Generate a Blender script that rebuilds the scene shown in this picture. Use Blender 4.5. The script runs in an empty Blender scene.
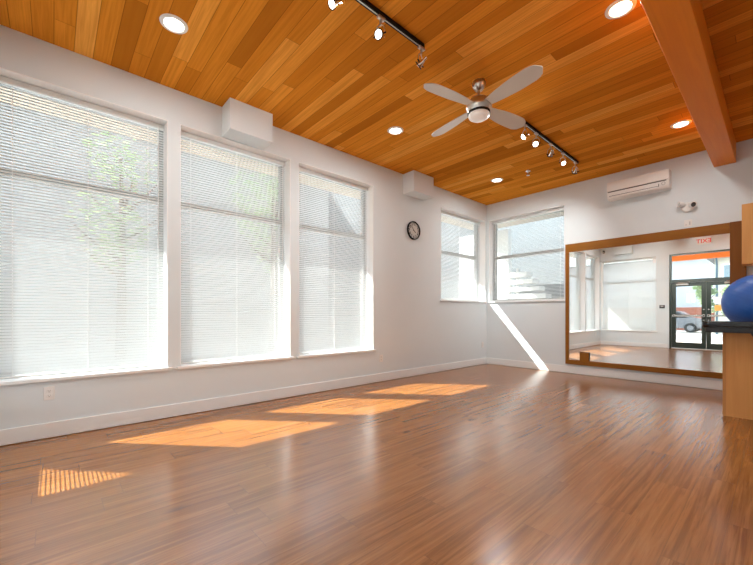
import bpy, bmesh, math, random
from mathutils import Vector, Matrix
random.seed(7)
SC = bpy.context.scene
COL = SC.collection
PI = math.pi

# ------------------------------------------------------------------ layout (metres)
XL, YB, YF, XR = -4.325, 7.149, -0.52, 4.6      # inner faces of left, back, front, right walls
ZC = 3.51                                       # ceiling
WT = 0.30                                       # wall thickness
SUN = Vector((1.0, 0.93, -1.18)).normalized()

# ------------------------------------------------------------------ materials
class NT:
    def __init__(s, name):
        s.m = bpy.data.materials.new(name); s.m.use_nodes = True
        s.t = s.m.node_tree; s.n = s.t.nodes; s.l = s.t.links
        s.n.clear(); s.out = s.n.new('ShaderNodeOutputMaterial')
    def add(s, kind, **kw):
        nd = s.n.new(kind)
        for k, v in kw.items(): setattr(nd, k, v)
        return nd
    def put(s, sock, v):
        if v is None: return
        if isinstance(v, bpy.types.NodeSocket): s.l.new(v, sock)
        else: sock.default_value = v
    def math(s, op, a, b=None, c=None):
        nd = s.add('ShaderNodeMath', operation=op)
        s.put(nd.inputs[0], a); s.put(nd.inputs[1], b)
        if c is not None: s.put(nd.inputs[2], c)
        return nd.outputs[0]
    def comb(s, x, y, z):
        nd = s.add('ShaderNodeCombineXYZ')
        for i, v in enumerate((x, y, z)): s.put(nd.inputs[i], v)
        return nd.outputs[0]
    def coords(s, kind='Object'):
        tc = s.add('ShaderNodeTexCoord'); sp = s.add('ShaderNodeSeparateXYZ')
        s.l.new(tc.outputs[kind], sp.inputs[0])
        return sp.outputs[0], sp.outputs[1], sp.outputs[2], tc.outputs[kind]
    def noise(s, vec, scale=1.0, detail=3.0, rough=0.5, dist=0.0):
        nd = s.add('ShaderNodeTexNoise')
        s.put(nd.inputs['Vector'], vec); nd.inputs['Scale'].default_value = scale
        nd.inputs['Detail'].default_value = detail; nd.inputs['Roughness'].default_value = rough
        nd.inputs['Distortion'].default_value = dist
        return nd.outputs[0]
    def ramp(s, fac, stops):
        nd = s.add('ShaderNodeValToRGB'); cr = nd.color_ramp
        while len(cr.elements) < len(stops): cr.elements.new(0.5)
        for e, (p, c) in zip(cr.elements, stops):
            e.position = p; e.color = (*c, 1) if len(c) == 3 else c
        s.put(nd.inputs[0], fac); return nd.outputs[0]
    def mix(s, fac, a, b, mode='MIX'):
        nd = s.add('ShaderNodeMix', data_type='RGBA', blend_type=mode)
        s.put(nd.inputs[0], fac)
        s.put(nd.inputs[6], a if isinstance(a, bpy.types.NodeSocket) else (*a, 1))
        s.put(nd.inputs[7], b if isinstance(b, bpy.types.NodeSocket) else (*b, 1))
        return nd.outputs[2]
    def bump(s, h, strength=0.2, dist=0.002):
        nd = s.add('ShaderNodeBump'); nd.inputs['Strength'].default_value = strength
        nd.inputs['Distance'].default_value = dist; s.put(nd.inputs['Height'], h); return nd.outputs[0]
    def bsdf(s, color, rough=0.5, metal=0.0, normal=None, spec=0.5, coat=0.0, emit=None, estr=0.0, crough=0.05):
        b = s.add('ShaderNodeBsdfPrincipled')
        s.put(b.inputs['Base Color'], color if isinstance(color, bpy.types.NodeSocket) else (*color, 1))
        s.put(b.inputs['Roughness'], rough); s.put(b.inputs['Metallic'], metal)
        b.inputs['Specular IOR Level'].default_value = spec
        b.inputs['Coat Weight'].default_value = coat; b.inputs['Coat Roughness'].default_value = crough
        if normal is not None: s.l.new(normal, b.inputs['Normal'])
        if emit is not None:
            b.inputs['Emission Color'].default_value = (*emit, 1); b.inputs['Emission Strength'].default_value = estr
        s.l.new(b.outputs[0], s.out.inputs[0]); return b

def plain(name, color, rough=0.5, metal=0.0, var=0.04, scale=12.0, spec=0.5, coat=0.0, bumpy=0.0):
    t = NT(name); x, y, z, v = t.coords()
    n = t.noise(v, scale, 3)
    dark = tuple(c * (1 - var * 2) for c in color); lite = tuple(min(1, c * (1 + var)) for c in color)
    c = t.mix(n, dark, lite)
    nm = t.bump(t.noise(v, scale * 8, 2), bumpy, 0.002) if bumpy else None
    t.bsdf(c, rough, metal, nm, spec, coat); return t.m

def planks(t, u, v, w, L, gap=0.012, endgap=0.0012):
    vr = t.math('DIVIDE', v, w); row = t.math('FLOOR', vr)
    wn = t.add('ShaderNodeTexWhiteNoise', noise_dimensions='1D'); t.put(wn.inputs['W'], row)
    u2 = t.math('ADD', t.math('DIVIDE', u, L), t.math('MULTIPLY', wn.outputs[0], 17.3))
    colm = t.math('FLOOR', u2)
    w2 = t.add('ShaderNodeTexWhiteNoise', noise_dimensions='2D'); t.put(w2.inputs['Vector'], t.comb(row, colm, 0.0))
    fv = t.math('FRACT', vr); fu = t.math('FRACT', u2)
    ev = t.math('MINIMUM', fv, t.math('SUBTRACT', 1.0, fv)); eu = t.math('MINIMUM', fu, t.math('SUBTRACT', 1.0, fu))
    g = t.math('MAXIMUM', t.math('LESS_THAN', ev, gap), t.math('LESS_THAN', eu, endgap))
    return w2.outputs[0], g, ev

def cedar_ceiling(name):
    t = NT(name); x, y, z, v = t.coords()
    rid, g, ev = planks(t, x, y, 0.137, 1.9, 0.016, 0.0010)
    gr = t.noise(t.comb(t.math('MULTIPLY', x, 0.9), t.math('MULTIPLY', y, 26), t.math('MULTIPLY', rid, 40)), 1.6, 5, 0.6, 0.4)
    bl = t.noise(t.comb(t.math('MULTIPLY', x, 0.8), t.math('MULTIPLY', y, 2.5), t.math('MULTIPLY', rid, 40)), 1.5, 2)
    base = t.ramp(rid, CEIL_RAMP)
    c = t.mix(t.math('MULTIPLY', t.ramp(gr, [(0.36, (1, 1, 1)), (0.62, (0, 0, 0))]), 0.42), base, (0.36, 0.105, 0.009), 'MIX')
    c = t.mix(t.math('MULTIPLY', bl, 0.3), c, (0.74, 0.29, 0.032), 'MIX')
    c = t.mix(t.math('MULTIPLY', g, 0.6), c, (0.10, 0.032, 0.006))
    nm = t.bump(t.math('SUBTRACT', 1.0, g), 0.5, 0.004)
    t.bsdf(c, 0.7, 0, nm, 0.0); return t.m
CEIL_RAMP = [(0.0, (0.40, 0.130, 0.012)), (0.22, (0.60, 0.205, 0.020)), (0.7, (0.80, 0.31, 0.036)), (1.0, (0.92, 0.44, 0.090))]

def laminate_floor(name):
    t = NT(name); x, y, z, v = t.coords()
    rid, g, ev = planks(t, y, x, 0.18, 1.22, 0.006, 0.0012)
    off = t.math('MULTIPLY', rid, 60)
    gr = t.noise(t.comb(t.math('MULTIPLY', x, 34), t.math('MULTIPLY', y, 1.0), off), 1.0, 6, 0.6, 0.9)
    fine = t.noise(t.comb(t.math('MULTIPLY', x, 130), t.math('MULTIPLY', y, 5), off), 1.0, 3, 0.6)
    big = t.noise(t.comb(t.math('MULTIPLY', x, 5), t.math('MULTIPLY', y, 0.9), off), 1.0, 3, 0.5, 1.5)
    base = t.ramp(rid, [(0.0, (0.215, 0.073, 0.012)), (0.5, (0.265, 0.096, 0.018)), (1.0, (0.31, 0.118, 0.026))])
    c = t.mix(t.ramp(gr, [(0.42, (0, 0, 0)), (0.68, (1, 1, 1))]), base, (0.39, 0.165, 0.042))
    c = t.mix(t.math('MULTIPLY', t.ramp(gr, [(0.28, (1, 1, 1)), (0.44, (0, 0, 0))]), 0.35), c, (0.12, 0.038, 0.008))
    c = t.mix(t.math('MULTIPLY', t.ramp(fine, [(0.30, (1, 1, 1)), (0.46, (0, 0, 0))]), 0.4), c, (0.14, 0.046, 0.010))
    c = t.mix(t.math('MULTIPLY', t.ramp(big, [(0.28, (1, 1, 1)), (0.45, (0, 0, 0))]), 0.22), c, (0.15, 0.052, 0.012))
    vo = t.add('ShaderNodeTexVoronoi'); t.put(vo.inputs['Vector'], t.comb(t.math('MULTIPLY', x, 3.4), t.math('MULTIPLY', y, 1.5), 0.0))
    vo.inputs['Scale'].default_value = 1.0
    wob = t.math('ADD', vo.outputs['Distance'], t.math('MULTIPLY', t.math('SUBTRACT', gr, 0.5), 0.12))
    kn = t.ramp(wob, [(0.05, (1, 1, 1)), (0.12, (0, 0, 0))])
    c = t.mix(t.math('MULTIPLY', kn, 0.5), c, (0.05, 0.024, 0.014))
    c = t.mix(t.math('MULTIPLY', g, 0.45), c, (0.08, 0.035, 0.016))
    rough = t.math('ADD', 0.21, t.math('MULTIPLY', fine, 0.04))
    h = t.math('SUBTRACT', 1.0, g)
    t.bsdf(c, rough, 0, t.bump(h, 0.05, 0.0010), 1.0, 0.0, crough=0.24); return t.m

def grain(name, axis, c1, c2, rough=0.4, scale=1.0, coat=0.0):
    t = NT(name); x, y, z, v = t.coords(); a = [x, y, z]
    sc = [22, 22, 22]; sc[axis] = 1.1
    n = t.noise(t.comb(*[t.math('MULTIPLY', a[i], sc[i] * scale) for i in range(3)]), 1.0, 5, 0.6, 0.8)
    n2 = t.noise(t.comb(*[t.math('MULTIPLY', a[i], (3 if i != axis else 0.6) * scale) for i in range(3)]), 1.0, 2)
    c = t.mix(t.ramp(n, [(0.3, (0, 0, 0)), (0.7, (1, 1, 1))]), c1, c2)
    c = t.mix(t.math('MULTIPLY', n2, 0.3), c, tuple(k * 0.75 for k in c1))
    t.bsdf(c, rough, 0, t.bump(n, 0.05, 0.001), 0.25, coat); return t.m

def glass_mat(name, tint=(0.96, 0.98, 0.97), refl=0.08):
    t = NT(name)
    tr = t.add('ShaderNodeBsdfTransparent'); tr.inputs[0].default_value = (*tint, 1)
    gl = t.add('ShaderNodeBsdfGlossy'); gl.inputs['Roughness'].default_value = 0.02
    lw = t.add('ShaderNodeLayerWeight'); lw.inputs[0].default_value = 0.25
    fac = t.math('MINIMUM', t.math('ADD', t.math('MULTIPLY', lw.outputs['Facing'], 0.25), refl * 0.5), 0.6)
    mx = t.add('ShaderNodeMixShader'); t.put(mx.inputs[0], fac)
    t.l.new(tr.outputs[0], mx.inputs[1]); t.l.new(gl.outputs[0], mx.inputs[2]); t.l.new(mx.outputs[0], t.out.inputs[0])
    return t.m

def slat_mat(name, color=(0.84, 0.86, 0.86), trans=0.33):
    t = NT(name); x, y, z, v = t.coords()
    n = t.noise(v, 3.0, 2)
    c = t.mix(n, tuple(k * 0.97 for k in color), color)
    d = t.add('ShaderNodeBsdfDiffuse'); t.put(d.inputs[0], c)
    tl = t.add('ShaderNodeBsdfTranslucent'); t.put(tl.inputs[0], c)
    mx = t.add('ShaderNodeMixShader'); mx.inputs[0].default_value = trans
    t.l.new(d.outputs[0], mx.inputs[1]); t.l.new(tl.outputs[0], mx.inputs[2])
    gl = t.add('ShaderNodeBsdfGlossy'); gl.inputs['Roughness'].default_value = 0.35
    m2 = t.add('ShaderNodeMixShader'); m2.inputs[0].default_value = 0.04
    t.l.new(mx.outputs[0], m2.inputs[1]); t.l.new(gl.outputs[0], m2.inputs[2]); t.l.new(m2.outputs[0], t.out.inputs[0])
    return t.m

def emit_mat(name, color, strength):
    t = NT(name); b = t.bsdf((0.9, 0.9, 0.88), 0.4, emit=color, estr=strength); return t.m

def leaf_mat(name, c1, c2):
    t = NT(name); x, y, z, v = t.coords(); n = t.noise(v, 2.2, 3)
    c = t.mix(t.ramp(n, [(0.3, (0, 0, 0)), (0.7, (1, 1, 1))]), c1, c2)
    d = t.add('ShaderNodeBsdfDiffuse'); t.put(d.inputs[0], c)
    tl = t.add('ShaderNodeBsdfTranslucent'); t.put(tl.inputs[0], c)
    mx = t.add('ShaderNodeMixShader'); mx.inputs[0].default_value = 0.4
    t.l.new(d.outputs[0], mx.inputs[1]); t.l.new(tl.outputs[0], mx.inputs[2]); t.l.new(mx.outputs[0], t.out.inputs[0]); return t.m

M = dict(
    wall=plain('wall_paint', (0.715, 0.785, 0.815), 0.75, var=0.01, scale=3, spec=0.25, bumpy=0.03),
    trim=plain('trim_paint', (0.83, 0.86, 0.865), 0.4, var=0.008, scale=4),
    jamb=plain('jamb_paint', (0.90, 0.91, 0.91), 0.45, var=0.008, scale=4),
    ceil=cedar_ceiling('cedar_planks'), floor=laminate_floor('oak_laminate'),
    beam=grain('beam_fir', 1, (0.80, 0.235, 0.010), (0.90, 0.30, 0.016), 0.42, 0.8),
    mframe=grain('mirror_frame_wood', 0, (0.265, 0.097, 0.008), (0.32, 0.125, 0.012), 0.38),
    mstile=grain('mirror_stile_wood', 2, (0.20, 0.070, 0.007), (0.24, 0.088, 0.010), 0.38),
    maple=grain('maple_veneer', 2, (0.66, 0.32, 0.105), (0.75, 0.39, 0.135), 0.4, 0.8),
    edge=grain('maple_edge', 2, (0.55, 0.26, 0.085), (0.62, 0.31, 0.11), 0.45, 0.8),
    slat=slat_mat('blind_slat'), rail=plain('blind_rail', (0.74, 0.76, 0.74), 0.4, var=0.01),
    cord=plain('blind_cord', (0.85, 0.85, 0.84), 0.7, var=0.01),
    winframe=plain('window_frame_vinyl', (0.42, 0.43, 0.43), 0.45, var=0.02),
    glass=glass_mat('window_glass'),
    doormetal=plain('dark_door_metal', (0.028, 0.042, 0.034), 0.4, var=0.05, spec=0.5),
    chrome=plain('brushed_nickel', (0.62, 0.59, 0.55), 0.28, 1.0, var=0.03, scale=30),
    steel=plain('bright_chrome', (0.75, 0.74, 0.72), 0.15, 1.0, var=0.02),
    black=plain('black_metal', (0.010, 0.010, 0.010), 0.5, var=0.05, spec=0.15),
    railstripe=plain('track_edge_metal', (0.55, 0.55, 0.50), 0.3, 0.9, var=0.02),
    bladew=plain('fan_blade_silver', (0.66, 0.63, 0.58), 0.4, 0.0, var=0.02, scale=6),
    bowl=emit_mat('frosted_bowl', (1.0, 0.96, 0.9), 0.10),
    plastic=plain('white_plastic', (0.82, 0.82, 0.80), 0.38, var=0.01),
    plasticg=plain('grey_plastic', (0.50, 0.50, 0.49), 0.4, var=0.02),
    darkgap=plain('dark_slot', (0.06, 0.06, 0.06), 0.6, var=0.02),
    blackp=plain('black_plastic', (0.022, 0.022, 0.024), 0.35, var=0.03),
    vinyl=plain('black_vinyl', (0.006, 0.006, 0.007), 0.16, var=0.05, scale=20, spec=0.5),
    lampon=emit_mat('lit_lamp', (1.0, 0.93, 0.82), 9.0),
    bulbon=emit_mat('lit_spot_lamp', (1.0, 0.94, 0.85), 7.0),
    bulbdim=emit_mat('lit_spot_lamp_aside', (1.0, 0.92, 0.82), 1.2),
    clockface=plain('clock_face', (0.60, 0.58, 0.54), 0.4, var=0.03),
    exitred=plain('exit_letters', (0.75, 0.02, 0.015), 0.5, var=0.01),
    paper=slat_mat('white_paper', (0.88, 0.88, 0.86), 0.5),
    paperb=slat_mat('orange_paper', (0.85, 0.48, 0.14), 0.5),
    orange=plain('orange_paint', (0.80, 0.175, 0.02), 0.5, var=0.02, scale=3),
    pale=plain('grey_render', (0.36, 0.35, 0.34), 0.85, var=0.05, scale=2),
    pale2=plain('blue_grey_render', (0.15, 0.175, 0.19), 0.85, var=0.03, scale=2),
    soffit=plain('beige_soffit', (0.52, 0.44, 0.36), 0.8, var=0.05, scale=2),
    render=plain('white_render', (0.80, 0.80, 0.78), 0.85, var=0.03, scale=2, bumpy=0.1),
    cream=plain('cream_siding', (0.70, 0.66, 0.56), 0.8, var=0.03, scale=2),
    paleblue=plain('pale_grey_siding', (0.55, 0.58, 0.62), 0.8, var=0.03, scale=2),
    gutter=plain('slate_gutter', (0.08, 0.14, 0.18), 0.45, var=0.04),
    shingle=plain('grey_shingle', (0.16, 0.17, 0.18), 0.9, var=0.15, scale=9),
    board=plain('white_board', (0.82, 0.82, 0.80), 0.7, var=0.02, scale=4),
    brick=plain('red_brick', (0.34, 0.13, 0.09), 0.85, var=0.12, scale=14),
    concrete=plain('pale_concrete', (0.52, 0.50, 0.47), 0.9, var=0.06, scale=1.2),
    asphalt=plain('grey_asphalt', (0.20, 0.20, 0.20), 0.9, var=0.08, scale=4),
    paving=plain('tan_paving', (0.58, 0.46, 0.36), 0.9, var=0.06, scale=3),
    leafa=leaf_mat('leaf_green', (0.06, 0.15, 0.03), (0.16, 0.30, 0.07)),
    leafb=leaf_mat('leaf_bright', (0.22, 0.30, 0.15), (0.38, 0.46, 0.28)),
    bark=plain('tree_bark', (0.14, 0.09, 0.06), 0.9, var=0.15, scale=20),
    carpaint=plain('grey_car_paint', (0.16, 0.17, 0.19), 0.25, var=0.02, coat=0.6),
    carglass=plain('car_window', (0.02, 0.025, 0.03), 0.08, var=0.02),
    tyre=plain('tyre_rubber', (0.02, 0.02, 0.02), 0.8, var=0.05),
    winblue=plain('far_window_glass', (0.30, 0.38, 0.42), 0.12, var=0.04),
)
def mirror_mat():
    t = NT('mirror_silver'); x, y, z, v = t.coords()
    n = t.noise(v, 1.0, 1); c = t.mix(n, (0.93, 0.95, 0.94), (0.94, 0.955, 0.945))
    t.bsdf(c, 0.0, 1.0); return t.m
M['mirror'] = mirror_mat()
def ball_mat():
    t = NT('blue_ball_vinyl'); x, y, z, v = t.coords()
    n = t.noise(v, 9.0, 4, 0.6); c = t.mix(n, (0.010, 0.085, 0.40), (0.022, 0.14, 0.52))
    t.bsdf(c, 0.40, 0, t.bump(t.noise(v, 60.0, 3), 0.08, 0.002), 0.5); return t.m
M['ball'] = ball_mat()

# ------------------------------------------------------------------ mesh helpers
class MB:
    def __init__(s): s.b = bmesh.new()
    def box(s, x0, x1, y0, y1, z0, z1, mat=None, bev=0.0):
        r = bmesh.ops.create_cube(s.b, size=1.0); vs = r['verts']
        cx, cy, cz = (x0 + x1) / 2, (y0 + y1) / 2, (z0 + z1) / 2
        for v in vs:
            v.co = Vector((cx + v.co.x * (x1 - x0), cy + v.co.y * (y1 - y0), cz + v.co.z * (z1 - z0)))
        if bev:
            es = list({e for v in vs for e in v.link_edges})
            r2 = bmesh.ops.bevel(s.b, geom=es, offset=bev, segments=2, affect='EDGES', profile=0.5)
            vs = list({v for f in r2['faces'] for v in f.verts} | {v for v in vs if v.is_valid})
        if mat is not None: bmesh.ops.transform(s.b, matrix=mat, verts=vs)
        return vs
    def tube(s, pts, r, seg=8, caps=True, closed=False):
        pts = [Vector(p) for p in pts]; n = len(pts); rings = []
        rr = r if isinstance(r, (list, tuple)) else [r] * n
        prev = None
        for i, p in enumerate(pts):
            if closed: d = pts[(i + 1) % n] - pts[i - 1]
            elif i == 0: d = pts[1] - p
            elif i == n - 1: d = p - pts[-2]
            else: d = pts[i + 1] - pts[i - 1]
            d.normalize()
            if prev is None:
                a = Vector((0, 0, 1)) if abs(d.z) < 0.9 else Vector((1, 0, 0))
                nx = d.cross(a).normalized()
            else: nx = (prev - d * prev.dot(d)).normalized()
            prev = nx; ny = d.cross(nx)
            rings.append([s.b.verts.new(p + (nx * math.cos(2 * PI * k / seg) + ny * math.sin(2 * PI * k / seg)) * rr[i]) for k in range(seg)])
        rng = range(n if closed else n - 1)
        for i in rng:
            a, b = rings[i], rings[(i + 1) % n]
            for k in range(seg): s.b.faces.new((a[k], a[(k + 1) % seg], b[(k + 1) % seg], b[k]))
        if caps and not closed:
            s.b.faces.new(list(reversed(rings[0]))); s.b.faces.new(rings[-1])
    def lathe(s, prof, seg=32, mat=None, caps=True):
        rings = []; new = []
        for (r, z) in prof:
            if r < 1e-6:
                v = s.b.verts.new((0, 0, z)); rings.append([v]); new.append(v)
            else:
                ring = [s.b.verts.new((r * math.cos(2 * PI * k / seg), r * math.sin(2 * PI * k / seg), z)) for k in range(seg)]
                rings.append(ring); new += ring
        for a, b in zip(rings, rings[1:]):
            for k in range(seg):
                k2 = (k + 1) % seg
                if len(a) == 1 and len(b) == 1: continue
                if len(a) == 1: s.b.faces.new((a[0], b[k2], b[k]))
                elif len(b) == 1: s.b.faces.new((a[k], a[k2], b[0]))
                else: s.b.faces.new((a[k], a[k2], b[k2], b[k]))
        if caps:
            for ring in (rings[0], rings[-1]):
                if len(ring) > 1: s.b.faces.new(ring)
        if mat is not None: bmesh.ops.transform(s.b, matrix=mat, verts=new)
    def prism(s, outline, h0, h1, mat=None):
        a = [s.b.verts.new((x, y, h0)) for x, y in outline]; b = [s.b.verts.new((x, y, h1)) for x, y in outline]
        n = len(a)
        s.b.faces.new(list(reversed(a))); s.b.faces.new(b)
        for i in range(n): s.b.faces.new((a[i], a[(i + 1) % n], b[(i + 1) % n], b[i]))
        if mat is not None: bmesh.ops.transform(s.b, matrix=mat, verts=a + b)
    def quad(s, pts): s.b.faces.new([s.b.verts.new(p) for p in pts])
    def build(s, name, mat, parent=None, off=None, smooth=False):
        if off is not None: bmesh.ops.translate(s.b, vec=-Vector(off), verts=s.b.verts)
        bmesh.ops.recalc_face_normals(s.b, faces=s.b.faces)
        me = bpy.data.meshes.new(name); s.b.to_mesh(me); s.b.free()
        me.materials.append(mat)
        if smooth:
            for p in me.polygons: p.use_smooth = True
            try: me.set_sharp_from_angle(angle=math.radians(38))
            except Exception: pass
        o = bpy.data.objects.new(name, me); COL.objects.link(o)
        if parent is not None: o.parent = parent
        return o

def tag(o, label, cat, group=None, kind=None):
    o['label'] = label; o['category'] = cat
    if group: o['group'] = group
    if kind: o['kind'] = kind
    return o
def thing(name, label, cat, loc=(0, 0, 0), rotz=0.0, group=None, kind=None):
    o = bpy.data.objects.new(name, None); o.empty_display_size = 0.1; COL.objects.link(o)
    o.location = loc; o.rotation_euler = (0, 0, rotz)
    return tag(o, label, cat, group, kind)
def copy_tree(o, parent=None):
    c = o.copy(); COL.objects.link(c)
    if parent is not None: c.parent = parent
    for ch in list(o.children): copy_tree(ch, c)
    return c
def text_mesh(mb, txt, size, depth, mat):
    cu = bpy.data.curves.new('txt', 'FONT'); cu.body = txt; cu.size = size; cu.extrude = depth
    cu.align_x = 'CENTER'; cu.align_y = 'CENTER'; cu.offset = size * 0.012
    ob = bpy.data.objects.new('txt', cu); COL.objects.link(ob)
    bpy.context.view_layer.update()
    me = bpy.data.meshes.new_from_object(ob.evaluated_get(bpy.context.evaluated_depsgraph_get()))
    me.transform(mat); mb.b.from_mesh(me)
    bpy.data.objects.remove(ob); bpy.data.curves.remove(cu); bpy.data.meshes.remove(me)
def rot_to(d):
    return Vector((0, 0, 1)).rotation_difference(Vector(d).normalized()).to_matrix().to_4x4()

# ------------------------------------------------------------------ room shell
def wall_cells(mb, ua, ub, za, zb, holes, emit):
    us = sorted({ua, ub, *[h[0] for h in holes], *[h[1] for h in holes]})
    zs = sorted({za, zb, *[h[2] for h in holes], *[h[3] for h in holes]})
    for i in range(len(us) - 1):
        for j in range(len(zs) - 1):
            uc, zc = (us[i] + us[i + 1]) / 2, (zs[j] + zs[j + 1]) / 2
            if any(h[0] < uc < h[1] and h[2] < zc < h[3] for h in holes): continue
            emit(us[i], us[i + 1], zs[j], zs[j + 1])
Z0, Z1, ZC0 = 0.535, 3.155, 1.375
WIN_L = [(-0.41, 0.902, Z0, Z1), (1.018, 2.339, Z0, Z1), (2.462, 3.805, Z0, Z1), (5.53, 7.100, ZC0, Z1)]
WIN_B = [(-4.266, -2.692, ZC0, Z1)]
WIN_F = [(-4.30, -2.70, Z0, 3.0)]
DOOR = (-2.37, -0.60, 0.0, 3.02)
WIN_R = []
def clean(mb):
    bmesh.ops.remove_doubles(mb.b, verts=mb.b.verts, dist=1e-5)
    seen = {}
    for f in list(mb.b.faces):
        k = tuple(sorted(v.index for v in f.verts))
        seen.setdefault(k, []).append(f)
    kill = [f for fs in seen.values() if len(fs) > 1 for f in fs]
    bmesh.ops.delete(mb.b, geom=kill, context='FACES_ONLY')
def make_wall(name, label, holes, ua, ub, emit):
    mb = MB(); wall_cells(mb, ua, ub, -0.02 if False else 0.0, ZC, holes, lambda a, b, c, d: emit(mb, a, b, c, d))
    mb.b.verts.index_update(); bmesh.ops.remove_doubles(mb.b, verts=mb.b.verts, dist=1e-5); mb.b.verts.index_update(); clean(mb)
    return tag(mb.build(name, M['wall']), label, 'wall', kind='structure')
make_wall('wall_left', 'long white window wall on the left with three tall windows', WIN_L, YF - WT, YB + WT,
          lambda mb, a, b, c, d: mb.box(XL - WT, XL, a, b, c, d))
make_wall('wall_back', 'white far wall carrying the mirror and the air conditioner', WIN_B, XL, XR,
          lambda mb, a, b, c, d: mb.box(a, b, YB, YB + WT, c, d))
make_wall('wall_front', 'white entrance wall with glass doors, seen in the mirror', WIN_F + [DOOR], XL, XR,
          lambda mb, a, b, c, d: mb.box(a, b, YF - WT, YF, c, d))
make_wall('wall_right', 'white wall on the unseen right side of the studio', WIN_R, YF - WT, YB + WT,
          lambda mb, a, b, c, d: mb.box(XR, XR + WT, a, b, c, d))
mb = MB(); mb.box(XL - WT, XR + WT, YF - WT, YB + WT, -0.12, 0.0)
tag(mb.build('floor', M['floor']), 'brown wood laminate plank floor of the studio', 'floor', kind='structure')
mb = MB(); mb.box(XL - WT, XR + WT, YF - WT, YB + WT, ZC, ZC + 0.02)
tag(mb.build('ceiling', M['ceil']), 'flat cedar plank ceiling over the whole studio', 'ceiling', kind='structure')
mb = MB(); mb.box(-5.955, XR + 1.2, YF - 3.10, 9.42, ZC + 0.02, ZC + 0.24)
tag(mb.build('roof', M['soffit']), 'flat roof slab with a wide wooden soffit outside the windows', 'roof', kind='structure')
# fir beam
mb = MB(); mb.box(-0.632, -0.402, YF, YB, 3.230, ZC, bev=0.006)
tag(mb.build('ceiling_beam', M['beam']), 'heavy reddish brown timber beam running under the cedar ceiling', 'beam', kind='structure')
# painted boxes where beams enter the walls
def boxing(name, label, x0, x1, y0, y1):
    mb = MB(); mb.box(x0, x1, y0, y1, 3.165, ZC, bev=0.003)
    tag(mb.build(name, M['wall']), label, 'boxing', kind='structure')
boxing('trim_1', 'white painted box under the ceiling above the middle tall window', XL, -4.070, 1.457, 1.965)
boxing('trim_2', 'white painted box under the ceiling above the round clock', XL, -4.075, 4.487, 5.005)
boxing('trim_3', 'white painted box above the entrance wall window, seen in the mirror', -3.85, -3.33, YF, YF + 0.19)
# baseboards
def baseb(name, label, segs):
    mb = MB()
    for s in segs: mb.box(*s, 0.005, 0.137, bev=0.004)
    tag(mb.build(name, M['trim']), label, 'baseboard', kind='structure')
baseb('baseboard_left', 'tall white baseboard along the window wall', [(XL, XL + 0.016, YF, YB)])
baseb('baseboard_back', 'tall white baseboard under the mirror', [(XL + 0.016, XR, YB - 0.016, YB)])
baseb('baseboard_front', 'white baseboard of the entrance wall, seen in the mirror', [(XL + 0.016, -2.40, YF, YF + 0.016), (-0.57, XR, YF, YF + 0.016)])

# ------------------------------------------------------------------ windows and blinds
def place(wall, a, b):
    """root position and turn: local x along the opening, +y to the outside"""
    if wall == 'L': return (XL, a), PI / 2
    if wall == 'B': return (a, YB), 0.0
    if wall == 'F': return (b, YF), PI
    if wall == 'R': return (XR, b), -PI / 2
def make_window(n, wall, o, label, liner=(1, 1)):
    a, b, z0, z1 = o; W, H = b - a, z1 - z0
    (x, y), rz = place(wall, a, b)
    r = thing('window_%d' % n, label, 'window', (x, y, z0), rz, kind='structure')
    mb = MB(); mb.box(0, W, 0.19, 0.26, 0, 0.05); mb.box(0, W, 0.19, 0.26, H - 0.05, H)
    fw = 0.05 if wall != 'F' else 0.02; mb.box(0, fw, 0.19, 0.26, 0.05, H - 0.05); mb.box(W - fw, W, 0.19, 0.26, 0.05, H - 0.05)
    mb.build('window_frame', M['winframe'], r)
    zm = (2.345 if wall != 'F' else 2.20) - z0
    mb = MB(); mb.box(0.05, W - 0.05, 0.19, 0.26, zm - 0.035, zm + 0.035); mb.build('mullion', M['winframe'], r)
    for (p, q) in ((0.05, zm - 0.035), (zm + 0.035, H - 0.05)):
        mb = MB(); mb.box(0.05, W - 0.05, 0.222, 0.228, p, q); mb.build('pane', M['glass'], r)
    mb = MB(); h0, h1 = (0.035 if liner[0] else 0), (0.035 if liner[1] else 0)
    mb.box(-h0, W + h1, -0.028, 0.0, -0.03, 0.0, bev=0.004); mb.box(0, W, 0.0, 0.19, -0.0, 0.004)
    mb.build('window_sill', M['trim'], r)
    mb = MB(); mb.box(0, W, 0.0, 0.19, H - 0.006, H); mb.box(0, 0.006, 0.0, 0.19, 0.004, H - 0.006); mb.box(W - 0.006, W, 0.0, 0.19, 0.004, H - 0.006)
    mb.build('jamb_liner', M['jamb'], r)
    return r
SLATW = 0.0312
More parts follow.
